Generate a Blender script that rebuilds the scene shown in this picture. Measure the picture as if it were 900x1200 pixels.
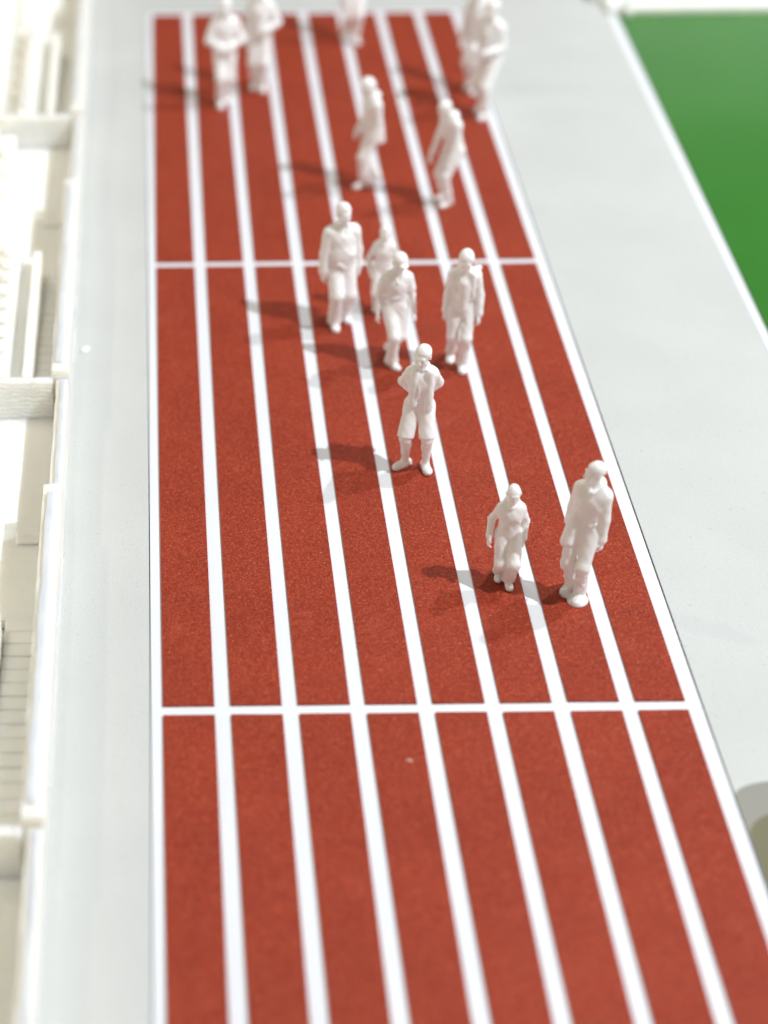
# Architectural model of a running track with cast white scale figures.
# 1 Blender unit = 1 m at the scale the model represents (a figure is about 1.7 tall).
import bpy, bmesh, math, random
import numpy as np
from mathutils import Vector, Matrix, noise as mnoise

for o in list(bpy.data.objects): bpy.data.objects.remove(o)
S = bpy.context.scene
COL = S.collection
R = math.radians

# ------------------------------------------------------------------ camera
PITCH = R(35.0); DIST = 23.0565; F_PX = 2362.3; ROLL = 0.011
fw = Vector((0, math.cos(PITCH), -math.sin(PITCH)))
up = Vector((0, math.sin(PITCH), math.cos(PITCH)))
rt = Vector((1, 0, 0))
cr = (rt - ROLL * up).normalized(); cu = (up + ROLL * rt).normalized()
cd = bpy.data.cameras.new('camera'); cam = bpy.data.objects.new('camera', cd); COL.objects.link(cam)
M = Matrix((cr, cu, -fw)).transposed().to_4x4()
M.translation = -fw * DIST
cam.matrix_world = M
cd.sensor_fit = 'VERTICAL'; cd.sensor_height = 36.0; cd.sensor_width = 36.0
cd.lens = F_PX / 1200 * 36.0
cd.shift_x = (450 - 182.694) / 1200.0
cd.clip_start = 0.1; cd.clip_end = 300
cd.dof.use_dof = True
cd.dof.focus_distance = 22.35
cd.dof.aperture_fstop = (cd.lens / 1000.0) / 0.38
S.camera = cam

# ------------------------------------------------------------------ light
w = bpy.data.worlds.new('World'); S.world = w; w.use_nodes = True
bg = w.node_tree.nodes['Background']
bg.inputs['Color'].default_value = (1.0, 0.88, 0.68, 1)      # warm light of the room
bg.inputs['Strength'].default_value = 0.33

def spot(name, loc, target, power, color, radius, angle):
    l = bpy.data.lights.new(name, 'SPOT'); l.energy = power; l.color = color
    l.shadow_soft_size = radius; l.spot_size = R(angle); l.spot_blend = 0.3
    o = bpy.data.objects.new(name, l); COL.objects.link(o)
    o.location = loc
    o.rotation_euler = (Vector(target) - Vector(loc)).to_track_quat('-Z', 'Y').to_euler()
    return o
T = Vector((2.6, 3.0, 0))
spot('key_spotlight', T + 48 * Vector((.67, -.27, 1)).normalized(), T, 78000, (0.885, 0.945, 1.0), .38, 60)
spot('second_spotlight', T + 48 * Vector((.67, .29, 1)).normalized(), T, 36000, (0.885, 0.945, 1.0), .38, 60)
spot('weak_spotlight', T + 40 * Vector((-.85, .3, 1)).normalized(), T, 6000, (1.0, 0.88, 0.68), .6, 60)
for yy in (-7.5, -4.0, -.5, 3.0, 6.5, 10.0, 13.5, 17.0):                                # added fill spots that brighten the grandstand and its shaded recesses
    spot('stand_fill_spot', (-5.6, yy - 9, 25), (-4.4, yy, 0), 5800, (1.0, 0.90, 0.74), .5, 19).data.spot_blend = .8

S.view_settings.view_transform = 'Standard'; S.view_settings.look = 'None'
S.view_settings.exposure = 0.0; S.view_settings.gamma = 1.0
S.view_settings.use_curve_mapping = False

# ------------------------------------------------------------------ materials
def mat(name):
    m = bpy.data.materials.new(name); m.use_nodes = True
    nt = m.node_tree; b = nt.nodes['Principled BSDF']
    return m, nt, b
def N(nt, t, **kw):
    n = nt.nodes.new(t)
    for k, v in kw.items(): setattr(n, k, v)
    return n
def coords(nt, sc=(1, 1, 1)):
    g = N(nt, 'ShaderNodeNewGeometry'); mp = N(nt, 'ShaderNodeMapping')
    mp.inputs['Scale'].default_value = sc
    nt.links.new(g.outputs['Position'], mp.inputs['Vector']); return mp.outputs['Vector']
def noise(nt, vec, scale, detail=2.0, rough=.5):
    n = N(nt, 'ShaderNodeTexNoise'); n.inputs['Scale'].default_value = scale
    n.inputs['Detail'].default_value = detail; n.inputs['Roughness'].default_value = rough
    nt.links.new(vec, n.inputs['Vector']); return n.outputs['Fac']
def ramp(nt, fac, stops):
    r = N(nt, 'ShaderNodeValToRGB'); e = r.color_ramp.elements
    while len(e) < len(stops): e.new(.5)
    for el, (p, c) in zip(e, stops):
        el.position = p; el.color = c if len(c) == 4 else (*c, 1)
    nt.links.new(fac, r.inputs['Fac']); return r.outputs['Color']
def mixc(nt, fac, a, b, mode='MIX'):
    m = N(nt, 'ShaderNodeMix', data_type='RGBA', blend_type=mode)
    if isinstance(fac, (int, float)): m.inputs[0].default_value = fac
    else: nt.links.new(fac, m.inputs[0])
    for s, v in ((6, a), (7, b)):
        if isinstance(v, tuple): m.inputs[s].default_value = (*v, 1) if len(v) == 3 else v
        else: nt.links.new(v, m.inputs[s])
    return m.outputs[2]
def bump(nt, b, h, strength, dist):
    n = N(nt, 'ShaderNodeBump'); n.inputs['Strength'].default_value = strength
    n.inputs['Distance'].default_value = dist
    nt.links.new(h, n.inputs['Height']); nt.links.new(n.outputs['Normal'], b.inputs['Normal'])

def red_card():
    m, nt, b = mat('red_card')
    v = coords(nt)
    big = noise(nt, v, .9, 3); fine = noise(nt, v, 30, 3, .75); grain = noise(nt, v, 42, 2, .7)
    fib = noise(nt, coords(nt, (6, 22, 1)), 1.0, 4, .65)
    c = ramp(nt, big, [(.3, (.287, .0245, .0068)), (.7, (.330, .0315, .0092))])
    c = mixc(nt, .75, c, ramp(nt, fine, [(.30, (.6, .4, .3)), (.5, (1, 1, 1)), (.70, (1.45, 2.6, 3.2))]), 'MULTIPLY')
    c = mixc(nt, .35, c, ramp(nt, fib, [(.3, (.75, .7, .7)), (.6, (1.12, 1.15, 1.15))]), 'MULTIPLY')
    sm = noise(nt, coords(nt, (1.5, 1.1, 1)), 1.6, 6, .7)               # pale rubbed marks
    c = mixc(nt, ramp(nt, sm, [(.56, (0, 0, 0)), (.72, (.30, .30, .30))]), c, (.46, .085, .05))
    c = mixc(nt, ramp(nt, grain, [(.60, (0, 0, 0)), (.74, (.8, .8, .8))]), c, (.64, .25, .14))
    nt.links.new(c, b.inputs['Base Color'])
    b.inputs['Roughness'].default_value = .5; b.inputs['Specular IOR Level'].default_value = .28
    bump(nt, b, fine, .9, .02)
    return m
def card(name, c0, c1, scale=.7, speck=True, rough=.6, grain=.12, spec=.35):
    m, nt, b = mat(name)
    v = coords(nt)
    big = noise(nt, v, scale, 4); fine = noise(nt, v, 45, 3, .7)
    c = ramp(nt, big, [(.3, c0), (.7, c1)])
    c = mixc(nt, grain, c, ramp(nt, fine, [(.3, (.6, .6, .6)), (.7, (1.3, 1.3, 1.3))]), 'MULTIPLY')
    if speck:
        sp = noise(nt, v, 26, 1)
        sm = noise(nt, v, 1.3, 2)
        c = mixc(nt, ramp(nt, sp, [(.735, (0, 0, 0)), (.77, (.4, .4, .4))]), c, (.25, .24, .2))
    nt.links.new(c, b.inputs['Base Color'])
    b.inputs['Roughness'].default_value = rough; b.inputs['Specular IOR Level'].default_value = spec
    bump(nt, b, fine, .12, .006)
    return m
def cast_white():
    m, nt, b = mat('cast_white_plastic')
    v = coords(nt)
    big = noise(nt, v, 7, 3); fine = noise(nt, v, 30, 3, .6)
    nt.links.new(ramp(nt, big, [(.3, (.925, .92, .92)), (.7, (.955, .95, .95))]), b.inputs['Base Color'])
    nt.links.new(ramp(nt, noise(nt, v, 9, 2), [(.35, (.30, .30, .30)), (.7, (.52, .52, .52))]), b.inputs['Roughness'])
    b.inputs['Subsurface Weight'].default_value = .45
    b.inputs['Subsurface Radius'].default_value = (.10, .085, .075)
    b.inputs['Subsurface Scale'].default_value = 1.0
    bump(nt, b, fine, .25, .012)
    return m
def printed_white(name='printed_white', c=(.955, .935, .855), lines=1.0):
    m, nt, b = mat(name)
    v = coords(nt)
    wv = N(nt, 'ShaderNodeTexWave', wave_type='BANDS', bands_direction='Z')
    wv.inputs['Scale'].default_value = 5.5; wv.inputs['Distortion'].default_value = 3.0 * lines
    wv.inputs['Detail'].default_value = 2; wv.inputs['Detail Scale'].default_value = 1.4
    nt.links.new(v, wv.inputs['Vector'])
    nt.links.new(ramp(nt, noise(nt, v, 2.5, 3), [(.3, tuple(x * .97 for x in c)), (.7, c)]), b.inputs['Base Color'])
    b.inputs['Roughness'].default_value = .45
    # thin printed plastic lets warm light through
    b.inputs['Subsurface Weight'].default_value = .75
    b.inputs['Subsurface Radius'].default_value = (1.0, .8, .5)
    b.inputs['Subsurface Scale'].default_value = .35
    bump(nt, b, wv.outputs['Fac'], .45 * lines, .02 * lines)
    return m
MR = red_card()
MG = card('grey_card', (.556, .570, .562), (.592, .606, .597), grain=.22)
MW = card('white_card', (.76, .78, .83), (.79, .81, .86), speck=False, grain=.05)
MWD = card('base_card', (.55, .55, .53), (.6, .6, .58), speck=False)
MGR = card('green_card', (.024, .168, .017), (.032, .190, .022), scale=.5, rough=.28, grain=.2, spec=.25)
MBE = card('beige_card', (.27, .26, .235), (.30, .29, .26), speck=False)
MOL = card('olive_card', (.155, .145, .085), (.18, .17, .10), speck=False)
MCH = card('chip_card', (.52, .30, .24), (.56, .34, .28), speck=False)
MF = cast_white()
MP = printed_white()
MPL = printed_white('printed_white_ridged', (.95, .93, .88), 1.8)

# ------------------------------------------------------------------ helpers
def link(name, me, m=None, parent=None, smooth=False):
    o = bpy.data.objects.new(name, me); COL.objects.link(o)
    if m is not None and not me.materials: me.materials.append(m)
    if parent is not None: o.parent = parent
    if smooth:
        me.polygons.foreach_set('use_smooth', [True] * len(me.polygons))
    return o
def tag(o, label=None, cat=None, group=None, kind=None):
    if label: o['label'] = label
    if cat: o['category'] = cat
    if group: o['group'] = group
    if kind: o['kind'] = kind
    return o
def empty(name, loc=(0, 0, 0), parent=None):
    o = bpy.data.objects.new(name, None); COL.objects.link(o); o.location = loc
    o.empty_display_size = .1
    if parent is not None: o.parent = parent
    return o
def prism_mesh(name, pts, z0, z1, bev=0.0):
    bm = bmesh.new()
    vs = [bm.verts.new((x, y, z0)) for x, y in pts]
    f = bm.faces.new(vs)
    if f.normal.z > 0: f.normal_flip()
    r = bmesh.ops.extrude_face_region(bm, geom=[f])
    nv = [g for g in r['geom'] if isinstance(g, bmesh.types.BMVert)]
    for v in nv: v.co.z = z1
    bmesh.ops.recalc_face_normals(bm, faces=bm.faces)
    if bev:
        es = [e for e in bm.edges if all(v.co.z == z1 for v in e.verts)]
        bmesh.ops.bevel(bm, geom=es, offset=bev, segments=1, affect='EDGES')
    me = bpy.data.meshes.new(name); bm.to_mesh(me); bm.free(); return me
def rough_box(name, x0, x1, y0, y1, z0, z1, amp=.006, cell=.14, bev=.012, seed=0, fr=3.0):
    """a printed block: bevelled, finely cut, with edges that wander a little"""
    bm = bmesh.new()
    bmesh.ops.create_cube(bm, size=1)
    for v in bm.verts:
        v.co = Vector(((x0 + x1) / 2 + v.co.x * (x1 - x0), (y0 + y1) / 2 + v.co.y * (y1 - y0), (z0 + z1) / 2 + v.co.z * (z1 - z0)))
    b = min(bev, .3 * min(x1 - x0, y1 - y0, z1 - z0))
    bmesh.ops.bevel(bm, geom=list(bm.edges), offset=b, segments=2, affect='EDGES', profile=.5)
    for ax, a0, a1 in ((0, x0, x1), (1, y0, y1), (2, z0, z1)):
        n = min(60, int((a1 - a0) / cell))
        for i in range(1, n + 1):
            co = Vector((0, 0, 0)); no = Vector((0, 0, 0)); co[ax] = a0 + (a1 - a0) * i / (n + 1); no[ax] = 1
            bmesh.ops.bisect_plane(bm, geom=list(bm.verts) + list(bm.edges) + list(bm.faces), plane_co=co, plane_no=no)
    for v in bm.verts:
        p = v.co * fr + Vector((seed * 7.3, seed * 1.7, seed))
        d = mnoise.noise_vector(p) * amp + mnoise.noise_vector(p * 4) * amp * .5
        if v.co.z < z0 + 1e-4: d.z = 0
        v.co += d
    me = bpy.data.meshes.new(name); bm.to_mesh(me); bm.free(); return me

# ------------------------------------------------------------------ the model base and the flat cards
CARD = .020                                   # thickness of the glued cards
TX0, TX1 = -.069, 5.448
Y0, Y1 = -9.5, 15.42
bb = tag(link('model_base', prism_mesh('model_base', [(-5, -11), (13, -11), (13, 22), (-5, 22)], -.4, -.05), MWD),
         'pale base board under the whole model', 'base board', kind='structure')
trk = tag(link('running_track', prism_mesh('running_track', [(TX0, Y0), (TX1, Y0), (TX1, Y1), (TX0, Y1)], -.045, 0), MW),
          'red running track with white lane lines', 'track', kind='structure')
PITCHX = .6773; HALF = .0815; L2 = .651
edges = []
for i in range(8):
    a = .046 if i == 0 else L2 + PITCHX * (i - 1) + HALF
    b_ = 5.296 if i == 7 else L2 + PITCHX * i - HALF
    edges.append((a, b_))
rows = [(Y0, -3.566), (-3.42, 5.876), (6.02, 15.245)]
rng = random.Random(4)
for (ya, yb) in rows:
    for (xa, xb) in edges:
        j = lambda: rng.uniform(-.004, .004)
        # cross lines run very slightly off square
        pts = []
        for (x, y) in ((xa, ya), (xb, ya), (xb, yb), (xa, yb)):
            pts.append((x + j(), y + j()))
        link('lane_panel', prism_mesh('lane_panel', pts, .0005, CARD, .0015), MR, trk)

GAP = .013
pav = prism_mesh('pavement', [(-1.10, -10), (TX0 - GAP, -10), (TX0 - GAP, Y1 + .01), (TX1 + GAP, Y1 + .01), (TX1 + GAP, -10),
                              (7.69, -10), (7.862, 3.4), (8.02, 15.05), (8.02, 15.4), (8.1, 21), (-1.10, 21)], -.045, CARD, .002)
tag(link('pavement', pav, MG), 'pale grey card pavement around the running track', 'pavement', kind='structure')
tag(link('field_border', prism_mesh('field_border', [(7.72, -10), (8.4, -10), (8.4, 15.3), (8.03, 15.3)], -.045, -.004), MW),
    'white border strip of the green field', 'border', kind='structure')
grass = prism_mesh('playing_field', [(7.86, -10), (12.9, -10), (12.9, 15.04), (8.20, 15.04), (8.012, 3.96)], -.003, CARD, .002)
tag(link('playing_field', grass, MGR), 'smooth green playing field', 'field', kind='structure')
# rounded patches at the lower right, beside the track
def corner_patch(x0, y1, r, x1, yb):
    pts = [(x0, yb), (x1, yb), (x1, y1)]
    for k in range(19):
        a = math.pi / 2 * k / 18
        pts.append((x0 + r[0] - r[0] * math.sin(a), y1 - r[1] + r[1] * math.cos(a)))
    return pts
tag(link('beige_patch', prism_mesh('beige_patch', corner_patch(TX1 + GAP + .004, -4.62, (.50, .20), 7.3, -9.9), CARD + .0006, CARD + .004), MBE),
    'beige rounded card patch beside the track', 'beige_patch', kind='structure')
tag(link('olive_patch', prism_mesh('olive_patch', corner_patch(TX1 + GAP + .008, -5.06, (.38, .34), 7.0, -9.8), CARD + .0046, CARD + .008), MOL),
    'olive rounded card patch inside the beige one', 'olive_patch', kind='structure')

# ------------------------------------------------------------------ grandstand on the left
gs = empty('grandstand', (-1.6, 2, 0))
tag(gs, 'white printed grandstand with parapet, stair flights and cross walls along the left edge', 'grandstand')
gs_inv = Matrix.Translation((1.6, -2, 0))
def gpart(name, me, m=MP, parent=None):
    o = link(name, me, m, None, smooth=False)
    me.transform(gs_inv)
    o.parent = parent or gs
    return o
PER = 7.715
for k, yc in enumerate((17.285, 9.57, 1.86, -5.86)):
    s = k * 10
    if k > 0:
        # cross wall: its front face looks at the camera
        gpart('cross_wall', rough_box('cross_wall', -2.35, -1.225, yc, yc + .13, .0, .62, .009, .09, .015, s + 1, 4), MPL)
    # landing in front of the cross wall, then stairs rising towards the next wall
    gpart('landing', rough_box('landing', -3.2, -1.20, yc - 3.95, yc - .003, -.02, .10, .004, .3, .01, s + 2))
    fl = empty('stair_flight', (0, 0, 0), gs)
    n = 16; ya = yc - 3.955; yb = yc - PER + .135
    for i in range(n):
        t0 = ya + (yb - ya) * i / n; t1 = ya + (yb - ya) * (i + 1) / n
        gpart('step', rough_box('step', -1.60, -1.20, t1 + .019, t0 - .014, -.02, .125 + .014 * i, .003, .16, .022, s + 3 + i * .3), MP, fl)
    # thin parapet, thicker and higher beside the stairs
    gpart('parapet', rough_box('parapet', -1.185, -1.035, yc - 2.28, yc + .12, -.04, .60, .007, .11, .016, s + 4), MP)
    gpart('parapet', rough_box('parapet', -1.243, -1.03, yc - PER + .125, yc - 2.285, -.04, .71, .010, .11, .018, s + 5), MP)
    gpart('coping', rough_box('coping', -1.06, -1.004, yc - PER + .9, yc - 3.2, .30, .345, .008, .12, .012, s + 5.5), MP)
    # dividing wall left of the stairs
    dxw = -.12 if k == 2 else 0
    gpart('dividing_wall', rough_box('dividing_wall', -1.605 + dxw, -1.49 + dxw, yc - PER + .133, yc - 4.3, .0, .615, .008, .11, .016, s + 6), MP)
    gpart('gully_floor', rough_box('gully_floor', -1.79 + dxw, -1.598 + dxw, yc - PER + .135, yc - 4.1, -.02, .40, .006, .14, .012, s + 6.5), MP)
    gpart('inner_wall', rough_box('inner_wall', -2.05, -1.775 + dxw * .6, yc - PER + .133, yc - 4.0, .0, .625, .010, .11, .018, s + 7), MP)
    gpart('rail', rough_box('rail', -1.135, -1.075, yc - 2.2, yc + .05, .60, .635, .010, .10, .012, s + 4.4), MP)
    gpart('rail', rough_box('rail', -1.20, -1.115, yc - PER + .3, yc - 2.5, .705, .75, .012, .10, .014, s + 5.4), MP)
    for q in range(9):
        yy = yc - 4.3 - q * .36
        gpart('seat', rough_box('seat', -1.99, -1.86, yy - .22, yy, .62, .70, .01, .08, .02, s + q + .5), MP)
    gpart('ledge', rough_box('ledge', -1.56, -1.30, yc - 2.62, yc - 2.45, .10, .16, .006, .08, .016, s + 8), MP)
    # terraces of seats rising to the left
    for r_ in range(7):
        x1 = -2.06 - .26 * r_
        z1 = .34 + .17 * r_
        tr = gpart('seating_terrace', rough_box('seating_terrace', x1 - .262, x1, yc - PER + .14, yc - .01, .0, z1, .008, .2, .014, s + 9 + r_), MP)
        if r_ % 2 == 0 and k < 3:
            for q in range(11):
                yy = yc - .5 - q * .62
                gpart('seat', rough_box('seat', x1 - .16, x1 - .03, yy - .40, yy, z1, z1 + .10, .008, .1, .02, s + q), MP, tr)

# ------------------------------------------------------------------ far edge of the model
fwall = empty('boundary_wall', (10.5, 15.4, 0))
tag(fwall, 'white kerb along the far edge of the green field, with an added unseen reflector panel', 'wall')
wi = Matrix.Translation((-10.5, -15.4, 0))
for nm, a in (('kerb', (8.02, 12.9, 15.06, 16.45, -.04, .14)), ('reflector_panel', (7.9, 12.9, 16.5, 16.7, CARD, 2.6)), ('wall_base', (7.86, 8.6, 15.62, 16.2, CARD, .30))):  # tall panel is added out of view, its reflection lightens the field
    me = rough_box(nm, *a, .006, .2, .02, 3); me.transform(wi); link(nm, me, MP, fwall)
me = rough_box('bracket', 8.30, 8.42, 14.86, 15.05, CARD, .16, .012, .05, .03, 8); me.transform(wi); link('bracket', me, MP, fwall)
me = rough_box('bracket', 8.32, 8.41, 15.00, 15.12, .13, .34, .012, .05, .03, 9); me.transform(wi); link('bracket', me, MP, fwall)

# ------------------------------------------------------------------ cast figures: one distance field each, skinned with surface nets
class Field:
    def __init__(self, lo, hi, dx):
        self.lo = np.array(lo, np.float32); self.dx = dx
        self.n = np.ceil((np.array(hi) - np.array(lo)) / dx).astype(int) + 1
        self.ax = [self.lo[i] + dx * np.arange(self.n[i], dtype=np.float32) for i in range(3)]
        self.d = np.full(tuple(self.n), .25, np.float32)
    def sub(self, lo, hi, m):
        sl = []
        for i in range(3):
            a = int(max(0, math.floor((lo[i] - m - self.lo[i]) / self.dx)))
            b = int(min(self.n[i], math.ceil((hi[i] + m - self.lo[i]) / self.dx) + 1))
            if b <= a: return None, None
            sl.append(slice(a, b))
        P = np.stack(np.meshgrid(self.ax[0][sl[0]], self.ax[1][sl[1]], self.ax[2][sl[2]], indexing='ij'), -1)
        return tuple(sl), P
    def put(self, sl, s, k, op='add'):
        d = self.d[sl]
        if op == 'carve':
            a, b = -d, s
            h = np.maximum(k - np.abs(a - b), 0) / max(k, 1e-6)
            self.d[sl] = -(np.minimum(a, b) - h * h * k * .25)
        else:
            h = np.maximum(k - np.abs(d - s), 0) / max(k, 1e-6)
            self.d[sl] = np.minimum(d, s) - h * h * k * .25
    def cone(self, a, b, ra, rb, k=.03, flat=None, cut=None, op='add'):
        a = np.array(a, np.float32); b = np.array(b, np.float32); r = max(ra, rb)
        sl, P = self.sub(np.minimum(a, b) - r, np.maximum(a, b) + r, k + .03)
        if sl is None: return
        Q = P - a; ab = b - a; sc = 1.0
        if flat is not None:
            nrm = np.array(flat[0], np.float32); nrm = nrm / np.linalg.norm(nrm); f = 1 / flat[1] - 1
            Q = Q + (Q @ nrm)[..., None] * nrm * f; ab = ab + (ab @ nrm) * nrm * f; sc = .5 + .5 * flat[1]
        t = np.clip((Q @ ab) / max(float(ab @ ab), 1e-9), 0, 1)
        s = (np.linalg.norm(Q - t[..., None] * ab, axis=-1) - (ra + (rb - ra) * t)) * sc
        if cut is not None:
            for (cp, cn) in cut:
                cn = np.array(cn, np.float32); cn /= np.linalg.norm(cn)
                s = np.maximum(s, (P - np.array(cp, np.float32)) @ cn)
        self.put(sl, s, k, op)
    def ell(self, c, r, Rm=None, k=.03, cut=None, op='add'):
        c = np.array(c, np.float32); r = np.array(r, np.float32); m = float(r.max())
        sl, P = self.sub(c - m, c + m, k + .03)
        if sl is None: return
        Q = P - c
        if Rm is not None: Q = Q @ np.array(Rm, np.float32)
        k0 = np.linalg.norm(Q / r, axis=-1); k1 = np.linalg.norm(Q / (r * r), axis=-1)
        s = k0 * (k0 - 1) / np.maximum(k1, 1e-6)
        if cut is not None:
            for (cp, cn) in cut:
                cn = np.array(cn, np.float32); cn /= np.linalg.norm(cn)
                s = np.maximum(s, (P - np.array(cp, np.float32)) @ cn)
        self.put(sl, s, k, op)
    def mesh(self):
        d = self.d; s = d < 0
        n = np.array(d.shape) - 1
        cs = np.zeros(tuple(n), np.int8)
        for i in (0, 1):
            for j in (0, 1):
                for k in (0, 1):
                    cs += s[i:n[0] + i, j:n[1] + j, k:n[2] + k]
        act = (cs > 0) & (cs < 8)
        idx = np.argwhere(act); vid = -np.ones(tuple(n), np.int64); vid[act] = np.arange(len(idx))
        acc = np.zeros((len(idx), 3)); cnt = np.zeros(len(idx))
        cor = [(0, 0, 0), (1, 0, 0), (0, 1, 0), (1, 1, 0), (0, 0, 1), (1, 0, 1), (0, 1, 1), (1, 1, 1)]
        val = [d[idx[:, 0] + c[0], idx[:, 1] + c[1], idx[:, 2] + c[2]] for c in cor]
        for a in range(8):
            for b in range(a + 1, 8):
                if sum(abs(np.array(cor[a]) - np.array(cor[b]))) != 1: continue
                m = (val[a] < 0) != (val[b] < 0)
                t = np.where(m, val[a] / np.where(m, val[a] - val[b], 1), 0)
                p = np.array(cor[a]) + t[:, None] * (np.array(cor[b]) - np.array(cor[a]))
                acc += p * m[:, None]; cnt += m
        V = self.lo + self.dx * (idx + acc / cnt[:, None])
        Fs = []
        for ax in range(3):
            u, v = (ax + 1) % 3, (ax + 2) % 3
            sh = [slice(None)] * 3; sh2 = [slice(None)] * 3
            sh[ax] = slice(0, -1); sh2[ax] = slice(1, None)
            a = s[tuple(sh)]; b = s[tuple(sh2)]
            e = np.argwhere(a != b)
            ok = (e[:, u] > 0) & (e[:, v] > 0) & (e[:, u] < n[u]) & (e[:, v] < n[v]); e = e[ok]
            ins = a[e[:, 0], e[:, 1], e[:, 2]]
            q = []
            for (du, dv) in ((0, 0), (-1, 0), (-1, -1), (0, -1)):
                g = e.copy(); g[:, u] += du; g[:, v] += dv
                q.append(vid[g[:, 0], g[:, 1], g[:, 2]])
            q = np.stack(q, 1)
            q[~ins] = q[~ins][:, ::-1]
            Fs.append(q)
        return V, np.concatenate(Fs)

def rotm(yaw=0, pitch=0, roll=0):
    return np.array(Matrix.Rotation(R(yaw), 3, 'Z') @ Matrix.Rotation(R(pitch), 3, 'X') @ Matrix.Rotation(R(roll), 3, 'Y'))
def nz(v): v = np.array(v, float); return v / max(np.linalg.norm(v), 1e-9)
def ik(a, b, l1, l2, pole):
    a = np.array(a, float); b = np.array(b, float); ab = b - a; L = np.linalg.norm(ab)
    L2_ = min(L, (l1 + l2) * .999); u = ab / L
    b = a + u * L2_
    x = (l1 * l1 - l2 * l2 + L2_ * L2_) / (2 * L2_); h = math.sqrt(max(l1 * l1 - x * x, 0))
    p = np.array(pole, float); p = p - (p @ u) * u; p = nz(p)
    return a + u * x + p * h, b

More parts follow.
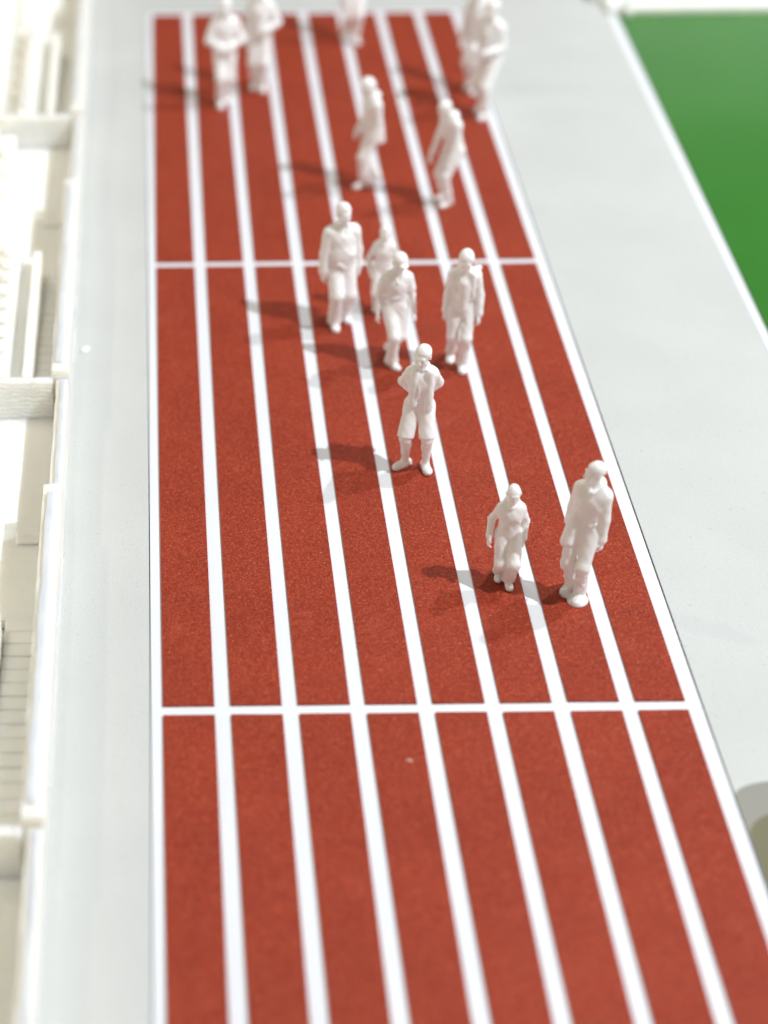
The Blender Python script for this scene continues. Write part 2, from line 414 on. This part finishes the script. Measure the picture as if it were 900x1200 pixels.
def figure_mesh(sp):
    g = sp.get
    F = Field((-.62, -.55, -.02), (.62, .55, 1.90), sp.get('dx', .011))
    fat = g('fat', 1.0) * .91; hs = g('head_s', 1.08) * 1.02; slim = g('limb', 1.0)
    P = np.array(g('pelvis', (0, 0, .91)), float)
    Rt_ = rotm(g('twist', 0), g('lean', 0), g('side', 0))       # lean > 0 bends forward (towards -y)
    Rt_ = rotm(g('twist', 0), 0, 0) @ rotm(0, -g('lean', 0) * -1, g('side', 0))
    Rp = rotm(g('hip_twist', 0))
    tl = g('torso', 1.0)
    def TP(x, y, z): return P + Rt_ @ np.array((x, y, z * tl))
    # ---- legs
    for sd, key in ((-1, 'footR'), (1, 'footL')):
        fx, fy, fyaw, lift, fp = g(key)
        hip = P + Rp @ np.array((sd * .088, 0, -.03))
        Rf = rotm(fyaw) @ rotm(0, fp)
        ank = np.array((fx, fy, .095 + lift))
        kn, ank = ik(hip, ank, .43, .42, rotm(fyaw * .3) @ np.array((sd * .03, -1, .12)))
        sc = slim
        if g('legs') == 'shorts':
            F.cone(hip, kn, .098 * sc, .066 * sc, .04)
            F.cone(kn, ank, .060 * sc, .040 * sc, .03)
            F.ell(kn + (ank - kn) * .3 + Rf @ np.array((0, .02, 0)), (.056 * sc, .06 * sc, .11), k=.03)
            dirn = nz(kn - hip); hem = hip + dirn * .41
            F.cone(hip - dirn * .02, hip + dirn * .47,   .097, .106, .018, cut=[(hem, dirn)])
        else:
            bag = g('bag', 1.0)
            F.cone(hip, kn, .104 * sc, .078 * sc * bag, .04)
            F.cone(kn, ank + np.array((0, .0, .0)), .078 * sc * bag, .064 * sc * bag, .03)
            hemd = nz(ank - kn)
            F.cone(ank - hemd * .16, ank + hemd * .02, .068 * sc * bag, .082 * sc * bag * g('flare', 1.0), .02, cut=[(ank - np.array((0, 0, .02)), (0, 0, -1))])
            # folds behind the knee and over the shoe
            for j in range(3):
                q = kn + (ank - kn) * (.12 + .22 * j); s_ = (-1) ** j * sd
                F.cone(q + Rf @ np.array((-.045 * s_, -.048, .02)), q + Rf @ np.array((.04 * s_, -.052, -.035)), .016, .012, .025)
        # shoe
        fr = lambda x, y, z: ank + Rf @ np.array((x, y, z - .095 + .0))
        F.cone(ank, fr(0, -.01, .06), .045, .05, .02)
        F.ell(fr(0, .035, .040), (.052, .070, .055), Rf, .02)
        F.ell(fr(0, -.075, .036), (.056, .125, .046), Rf, .03)
        F.ell(fr(.004 * sd, -.115, .030), (.060, .078, .040), Rf, .02)
        F.cone(fr(0, .06, .012), fr(0, -.14, .012), .050, .056, .006, flat=(Rf @ np.array((0, 0, 1.0)), .28))
    for (c, r_) in g('glue', []):
        F.ell(c, r_, None, .02)
    # ---- torso
    F.ell(P + np.array((0, .015, -.02)), (.158 * fat, .118 * fat, .13), Rp, .05)
    sw = g('shoulder', .175) * .83
    F.cone(TP(0, 0, .0), TP(0, 0, .30), .140 * fat, .158 * (fat * .5 + .5), .05, flat=(Rt_ @ np.array((0, 1.0, 0)), .78))
    F.ell(TP(0, -.01, .33), (.180 * (fat * .4 + .6), .122 * (fat * .6 + .4), .17), Rt_, .05)
    F.cone(TP(-sw * .72, .01, .445), TP(sw * .72, .01, .445), .074, .074, .06)
    F.cone(TP(-sw * .55, .01, .49), TP(0, .01, .55), .05, .055, .04)
    F.cone(TP(sw * .55, .01, .49), TP(0, .01, .55), .05, .055, .04)
    if g('belly', 0): F.ell(TP(0, -.06, .14), (.155 * fat, .12 + g('belly'), .17), Rt_, .06)
    if g('jacket'):
        L = g('jacket')
        F.cone(TP(0, .005, .34), TP(0, .0, -L), .158 * (fat * .5 + .5), g('jflare', .185) * .92, .02, flat=(Rt_ @ np.array((0, 1.0, 0)), .76),
               cut=[(TP(0, 0, -L), Rt_ @ np.array((0, 0, -1.0)))])
        if g('open', 1):
            F.cone(TP(.012, -.185, .36), TP(.0, -.20, -L - .02), .030, .060, .008, op='carve')
            F.cone(TP(.0, -.08, .36), TP(.0, -.075, 0), .075, .08, .02)
            for sd in (-1, 1):
                F.cone(TP(sd * .075, -.075, .51), TP(sd * .035, -.135, .26), .022, .012, .014)
    if g('hem'):
        F.cone(TP(0, 0, .02), TP(0, 0, -.075), .150 * fat, .158 * fat, .012, flat=(Rt_ @ np.array((0, 1.0, 0)), .80),
               cut=[(TP(0, 0, -.075), Rt_ @ np.array((0, 0, -1.0)))])
    # cloth folds on the chest and waist
    rs = random.Random(g('seed', 1))
    for j in range(g('folds', 7)):
        z = rs.uniform(.0, .34); x = rs.uniform(-.1, .1); ln = rs.uniform(.05, .11); tlt = rs.uniform(-.06, .06)
        yy = -.118 * (fat * .6 + .4) - (.05 if g('belly', 0) and z < .25 else 0)
        F.cone(TP(x - ln * .6, yy + abs(x) * .25, z - tlt), TP(x + ln * .6, yy + abs(x) * .25, z + tlt), .014, .010, .016)
    if g('neckline') == 'v':
        for sd in (-1, 1):
            F.cone(TP(sd * .07, -.055, .545), TP(0, -.135, .40), .014, .012, .012)
        F.ell(TP(0, -.125, .475), (.03, .03, .045), Rt_, .02, op='carve')
    elif g('neckline') == 'collar':
        for j in range(10):
            a = math.pi * 2 * j / 10; a2 = math.pi * 2 * (j + 1) / 10
            F.cone(TP(.068 * math.sin(a), .0 - .064 * math.cos(a), .548 - .03 * math.cos(a)), TP(.068 * math.sin(a2), .0 - .064 * math.cos(a2), .548 - .03 * math.cos(a2)), .020, .020, .014)
    elif g('neckline') == 'hood':
        F.ell(TP(0, .065, .53), (.105, .085, .07), Rt_, .03)
        for sd in (-1, 1): F.cone(TP(sd * .08, .02, .545), TP(sd * .015, -.105, .49), .032, .02, .02)
    # ---- arms
    for sd, key in ((-1, 'handR'), (1, 'handL')):
        hx, hy, hz_, px, py, pz = g(key); hx *= .76; hz_ -= .045 if hz_ < .93 else 0
        sh = TP(sd * sw, .01, .425)
        el, wr = ik(sh, (hx, hy, hz_), .285, .255, (px, py, pz))
        ar = slim * g('sleeve', 1.0)
        F.ell(sh + np.array((-sd * .02, 0, -.005)), (.066, .066, .072), Rt_, .07)
        F.cone(sh, el, .060 * ar, .052 * ar, .035)
        if g('arms') == 'short':
            cutp = sh + (el - sh) * .72
            F.cone(sh, el, .074 * ar, .076 * ar, .012, cut=[(cutp, el - sh)])
            F.cone(el, wr, .046 * slim, .032 * slim, .014)
        else:
            F.cone(el, wr, .054 * ar, .042 * ar, .014)
            d0 = nz(wr - el)
            F.cone(wr - d0 * .05, wr, .046 * ar, .049 * ar, .01, cut=[(wr, d0)])
            F.cone(el + d0 * .05 + np.array((0, -.045, 0)), el - d0 * .02 + np.array((sd * .04, -.02, .02)), .012, .01, .02)
        d = nz(wr - el)
        inn = np.array((-sd, .15, 0.)); inn = nz(inn - (inn @ d) * d)
        s_ = nz(np.cross(d, inn))
        if s_[1] > 0: s_ = -s_                                     # thumb side to the front
        pm = wr + d * .055
        F.cone(wr + d * .005, wr + d * .085, .034, .042, .012, flat=(inn, .55))
        for q, ln in enumerate((.070, .078, .073, .056)):
            b0 = wr + d * .085 + s_ * (.030 - .020 * q)
            b1 = b0 + nz(d + inn * .35) * ln * .55; b2 = b1 + nz(d * .7 + inn * .8) * ln * .5
            F.cone(b0, b1, .0115, .0105, .004); F.cone(b1, b2, .0105, .009, .003)
        t0 = wr + d * .025 + s_ * .030; t1 = t0 + nz(d * .6 + s_ * .7 + inn * .25) * .04; t2 = t1 + nz(d + inn * .4) * .032
        F.cone(t0, t1, .014, .012, .008); F.cone(t1, t2, .012, .0095, .004)
    # ---- head
    nb = TP(0, .01, .545)
    Rh = rotm(*g('head', (0, 0, 0)))
    hc = nb + Rt_ @ np.array((0, -.012, .06)) + Rh @ np.array((0, -.02, .088 * hs))
    F.cone(nb - Rt_ @ np.array((0, 0, .04)), hc - Rh @ np.array((0, -.01, .05)), .062, .054, .025)
    def HP(x, y, z): return hc + Rh @ (np.array((x, y, z)) * hs)
    def HC(x, y, z, n_): return (HP(x, y, z), Rh @ np.array(n_, float))
    hr = lambda *r: tuple(v * hs for v in r)
    F.ell(HP(0, .012, .022), hr(.076, .096, .098), Rh, .03)
    F.ell(HP(0, -.020, -.042), hr(.058, .068, .080), Rh, .04)
    F.ell(HP(0, -.070, -.092), hr(.026, .024, .022), Rh, .02)
    F.cone(HP(-.035, -.082, .030), HP(.035, -.082, .030), .013 * hs, .013 * hs, .015)
    for sd in (-1, 1):
        F.ell(HP(sd * .031, -.096, .008), hr(.019, .016, .012), Rh, .012, op='carve')
        F.ell(HP(sd * .031, -.080, .007), hr(.013, .010, .009), Rh, .004)
        F.ell(HP(sd * .079, .012, -.006), hr(.013, .026, .034), Rh, .01)
        F.ell(HP(sd * .038, -.066, -.028), hr(.024, .02, .02), Rh, .025)
    F.cone(HP(0, -.086, .022), HP(0, -.112, -.022), .010 * hs, .0155 * hs, .012)
    F.cone(HP(-.020, -.094, -.058), HP(.020, -.094, -.058), .006 * hs, .006 * hs, .008, op='carve')
    F.cone(HP(-.014, -.086, -.068), HP(.014, -.086, -.068), .009 * hs, .009 * hs, .012)
    hair = g('hair', 'short')
    if hair == 'short':
        F.ell(HP(0, .020, .040), hr(.086, .102, .095), Rh, .008, cut=[HC(0, -.055, .055, (0, -.85, -.5)), HC(0, 0, -.035, (0, 0, -1))])
    elif hair == 'fringe':
        F.ell(HP(0, .012, .036), hr(.090, .110, .098), Rh, .008, cut=[HC(0, -.082, .042, (0, -.5, -.85)), HC(0, 0, -.045, (0, 0, -1))])
        for j in range(5): F.cone(HP(-.05 + .025 * j, -.07, .085), HP(-.06 + .03 * j, -.095, .050), .016 * hs, .012 * hs, .01)
    elif hair == 'cap':
        F.ell(HP(0, .006, .050), hr(.088, .104, .082), Rh, .006, cut=[HC(0, 0, .035, (0, 0, -1))])
        F.ell(HP(0, -.105, .042), hr(.060, .060, .012), Rh, .010)
    elif hair == 'long':
        F.ell(HP(0, .018, .036), hr(.092, .106, .098), Rh, .008, cut=[HC(0, -.06, .05, (0, -.9, -.4))])
        F.cone(HP(0, .055, .02), HP(0, .075, -.15), .080 * hs, .062 * hs, .02)
    elif hair == 'hood':
        F.ell(HP(0, .014, .018), hr(.098, .114, .122), Rh, .01, cut=[HC(0, -.072, 0, (0, -1, -.1))])
    for (kind, a, b, ra, rb, k_) in g('extra', []):
        F.cone(TP(*a), TP(*b), ra, rb, k_, op=kind)
    # slight unevenness of the casting, then the flat soles
    X, Y, Z = np.meshgrid(*F.ax, indexing='ij', sparse=True)
    ph = g('seed', 1) * 1.7
    F.d += (.0034 * np.sin(21 * X + 9 * Z + ph) * np.sin(17 * Y - 13 * Z + ph) + .0022 * np.sin(43 * Z + 19 * X - ph) * np.sin(37 * X + 11 * Y)).astype(np.float32)
    F.d = np.maximum(F.d, -Z.astype(np.float32))
    return F.mesh()

def figurine(label, pos, H, heading, sp, dz=0.0):
    V, Q = figure_mesh(sp)
    s = H / V[:, 2].max(); wd = sp.get('wide', 1.0)
    V = V * np.array((wd, wd, 1.0))
    me = bpy.data.meshes.new('person_figurine')
    me.from_pydata((V * s).tolist(), [], Q.tolist()); me.update()
    o = link('person_figurine', me, MF, None, True)
    o.location = (pos[0], pos[1], CARD + dz); o.rotation_euler = (0, 0, R(heading))
    tag(o, label, 'figurine', 'cast white scale figures standing on the track')
    return o

# foot: x, y, yaw, lift, pitch ; hand: x, y, z, elbow pole x, y, z.  The figure's left is +x, its front -y.
figurine('white cast figure in knee shorts and open vest with hands behind back', (3.056, .86), 1.67, -6, dict(
    dx=.0075, seed=3, pelvis=(0, .02, .915), footR=(-.125, .0, -48, 0, 0), footL=(.125, -.035, 12, 0, 0), legs='shorts', hem=1, arms='long', limb=1.1,
    handR=(-.04, .18, .94, -.9, .5, 0), handL=(.05, .19, .94, .9, .5, 0), neckline='collar', head=(-18, 14, 4), hair='short', head_s=1.12,
    fat=1.06, sleeve=1.12, lean=2, folds=2, shoulder=.165,
    extra=[('add', (-.085, -.075, .49), (-.085, -.100, .04), .055, .050, .010), ('add', (.095, -.075, .49), (.105, -.100, .0), .050, .055, .010),
           ('add', (-.03, -.12, .30), (-.02, -.145, .16), .022, .012, .01), ('carve', (.012, -.155, .42), (.02, -.175, .05), .020, .035, .008)]))
figurine('small white cast child walking with right arm swung out beside taller figure', (3.769, -1.39), 1.27, -4, dict(
    dx=.009, seed=5, pelvis=(0, 0, .84), footR=(-.06, .10, -8, .0, 0), footL=(.055, -.09, 4, 0, 0), bag=1.1, torso=.97, head_s=1.16, limb=1.08,
    handR=(-.36, -.06, .84, -.3, .8, -.2), handL=(.27, -.03, .80, .5, .8, 0), neckline='hood', head=(6, 14, 0), hair='none', jacket=.10, open=0,
    jflare=.172, folds=6, shoulder=.165, fat=1.06))
figurine('white cast figure in long flared jacket looking over its right shoulder', (4.51, -1.63), 1.72, -28, dict(
    dx=.0075, seed=8, pelvis=(0, 0, .91), footR=(-.07, .05, -14, 0, 0), footL=(.06, -.05, 2, 0, 0), bag=.95, side=5, head_s=1.0,
    handR=(-.27, .10, .84, -.5, .9, 0), handL=(.27, -.02, .82, .5, .8, 0), neckline='hood', head=(-52, 4, 6), hair='short', jacket=.18, open=0,
    jflare=.185, folds=5, sleeve=1.12, fat=1.05, extra=[('add', (-.10, -.08, .10), (-.12, -.15, -.17), .065, .07, .03), ('carve', (.0, -.20, .40), (-.03, -.25, -.2), .012, .03, .01)],
    glue=[((.065, -.13, .0), (.115, .13, .06)), ((-.075, -.05, .0), (.075, .10, .035))]))
figurine('white cast figure in v-neck striding on flared trousers with both arms held out', (3.03, 3.27), 1.57, 8, dict(
    dx=.009, seed=11, pelvis=(0, .02, .90), footR=(-.04, -.13, 26, 0, 0), footL=(.03, .17, 6, .03, 16), bag=1.0, flare=1.2, head_s=1.12,
    handR=(-.33, .0, .85, -.5, .8, .1), handL=(.34, -.06, .85, .5, .8, .1), neckline='v', head=(12, 18, 0), hair='cap', hem=1, arms='short', limb=1.06,
    folds=6, twist=-4, shoulder=.185))
figurine('white cast figure with bowed head walking in open coat at right of the group', (3.848, 3.19), 1.68, -4, dict(
    dx=.009, seed=13, pelvis=(0, .01, .91), footR=(-.07, .15, -8, .02, 14), footL=(.05, -.12, 2, 0, 0), bag=.98, head_s=1.12,
    handR=(-.27, .0, .84, -.5, .8, 0), handL=(.29, -.10, .86, .5, .8, 0), neckline='collar', head=(-4, 26, 0), hair='short', jacket=.14, open=1,
    jflare=.175, folds=6, lean=5, sleeve=1.14, shoulder=.185, extra=[('add', (.14, .05, .50), (.19, .06, .52), .045, .03, .02), ('add', (.105, -.09, .50), (.12, -.08, .12), .03, .03, .012)]))
figurine('heavy white cast figure in baggy trousers, leftmost of the middle group', (2.43, 4.30), 1.73, 12, dict(
    dx=.009, seed=17, pelvis=(0, .02, .91), footR=(-.09, -.11, -6, 0, 0), footL=(.09, .06, 14, 0, 0), bag=1.12, fat=1.30, belly=.004, shoulder=.205, head_s=1.12,
    handR=(-.33, -.03, .85, -.5, .8, 0), handL=(.33, .03, .85, .5, .8, 0), neckline='v', head=(8, 6, 0), hair='short', hem=1, folds=6, sleeve=1.3, limb=1.1))
figurine('small white cast child half hidden behind the striding figure in flared trousers', (3.02, 4.62), 1.25, -8, dict(
    dx=.011, seed=19, pelvis=(0, 0, .86), footR=(-.08, .04, -8, 0, 0), footL=(.08, -.06, 8, 0, 0), bag=1.12, torso=.98, head_s=1.14,
    handR=(-.30, -.02, .82, -.8, .5, .1), handL=(.28, .0, .82, .8, .5, .1), neckline='hood', head=(10, 8, 0), hair='short', jacket=.1, open=0, jflare=.165, shoulder=.18))
figurine('white cast figure with bowed head walking leftwards, left of two behind the far cross line', (3.23, 8.42), 1.70, -66, dict(
    dx=.011, seed=23, pelvis=(0, .02, .91), footR=(-.07, .13, -4, .0, 0), footL=(.07, -.14, 0, 0, 0), bag=1.08, lean=8, head_s=1.08, fat=1.1,
    handR=(-.20, -.16, .90, -.3, .9, 0), handL=(.21, -.10, .86, .3, .9, 0), neckline='hood', head=(0, 26, 0), hair='hood', jacket=.2, open=0, jflare=.20, sleeve=1.2))
figurine('white cast figure with drooping head, right of two behind the far cross line', (4.26, 7.76), 1.64, -55, dict(
    dx=.011, seed=29, pelvis=(.02, .09, .90), footR=(-.09, .08, -8, 0, 0), footL=(.09, -.02, 6, 0, 0), bag=.86, lean=15, head_s=1.08, limb=1.0,
    handR=(-.24, -.16, .84, -.3, .9, 0), handL=(.24, -.14, .84, .3, .9, 0), neckline='hood', head=(-8, 38, 0), hair='short', jacket=.05, open=0, jflare=.17))
figurine('white cast figure with elbows out, leftmost of the pair at the far end', (1.17, 11.42), 1.76, 4, dict(
    dx=.011, seed=31, pelvis=(0, .0, .91), footR=(-.06, -.10, -8, 0, 0), footL=(.06, .08, 8, 0, 0), bag=1.05, head_s=1.08, fat=1.1,
    handR=(-.07, -.17, .98, -1, .3, -.2), handL=(.07, -.17, .98, 1, .3, -.2), neckline='v', head=(-4, 6, 0), hair='short', hem=1, shoulder=.19, sleeve=1.3))
figurine('white cast figure close behind and right of the elbows-out figure at the far end', (1.75, 12.0), 1.84, -6, dict(
    dx=.011, seed=37, pelvis=(0, .0, .91), footR=(-.06, .06, -8, 0, 0), footL=(.06, -.06, 8, 0, 0), bag=1.0, head_s=1.08, fat=1.1,
    handR=(-.26, -.04, .84, -.5, .8, 0), handL=(.14, -.20, 1.02, .8, .5, -.2), neckline='collar', head=(4, 6, 0), hair='short', jacket=.1, open=1, jflare=.18, sleeve=1.15))
figurine('farthest white cast figure, only its legs in view on the middle lanes', (3.41, 14.0), 1.80, 10, dict(
    dx=.013, seed=41, pelvis=(0, .0, .91), footR=(-.07, .10, -8, 0, 0), footL=(.05, -.10, 8, 0, 0), bag=1.0,
    handR=(-.26, -.04, .84, -.5, .8, 0), handL=(.26, -.04, .84, .5, .8, 0), neckline='v', head=(4, 6, 0), hair='short', hem=1))
figurine('bulky white cast figure with forearms raised at the far right edge of the track', (5.27, 10.88), 1.90, -40, dict(
    dx=.011, seed=43, pelvis=(0, .03, .90), footR=(-.08, .10, -4, .0, 0), footL=(.07, -.10, 4, 0, 0), bag=1.05, lean=2, head_s=1.08, fat=1.08,
    handR=(-.16, -.24, 1.06, -.3, .8, -.3), handL=(.15, -.22, 1.04, .3, .8, -.3), neckline='collar', head=(0, 10, 0), hair='short', jacket=.14, open=1, jflare=.185, sleeve=1.15))
figurine('white cast figure mostly hidden behind the bulky figure at the far right edge', (5.22, 11.85), 1.82, -30, dict(
    dx=.011, seed=47, pelvis=(0, .0, .91), footR=(-.07, .08, -4, .0, 0), footL=(.07, -.08, 4, 0, 0), bag=1.0, head_s=1.08,
    handR=(-.30, -.05, .84, -.5, .8, 0), handL=(.28, -.04, .84, .5, .8, 0), neckline='hood', head=(0, 10, 0), hair='short', jacket=.1, open=0, jflare=.18, sleeve=1.1))

# ------------------------------------------------------------------ crumbs lying on the model
def crumb(label, loc, r_, rz, m, seed):
    bm = bmesh.new(); bmesh.ops.create_icosphere(bm, subdivisions=3, radius=1)
    for v in bm.verts:
        d = 1 + .25 * mnoise.noise(v.co * 1.4 + Vector((seed, 0, 0)))
        v.co = Vector((v.co.x * r_[0] * d, v.co.y * r_[1] * d, max(v.co.z, -.35) * r_[2] * d))
    zmin = min(v.co.z for v in bm.verts)
    for v in bm.verts: v.co.z -= zmin
    me = bpy.data.meshes.new('crumb'); bm.to_mesh(me); bm.free()
    o = link('crumb', me, m, None, True); o.location = loc; o.rotation_euler = (0, 0, R(rz))
    return tag(o, label, 'crumb')
crumb('small white oval crumb lying on the grey pavement beside the grandstand', (-.885, 3.62, CARD), (.075, .045, .03), 50, MF, 1)
crumb('tiny pale chip lying on a red lane below the near cross line', (2.43, -4.28, CARD), (.035, .022, .010), -30, MCH, 2)
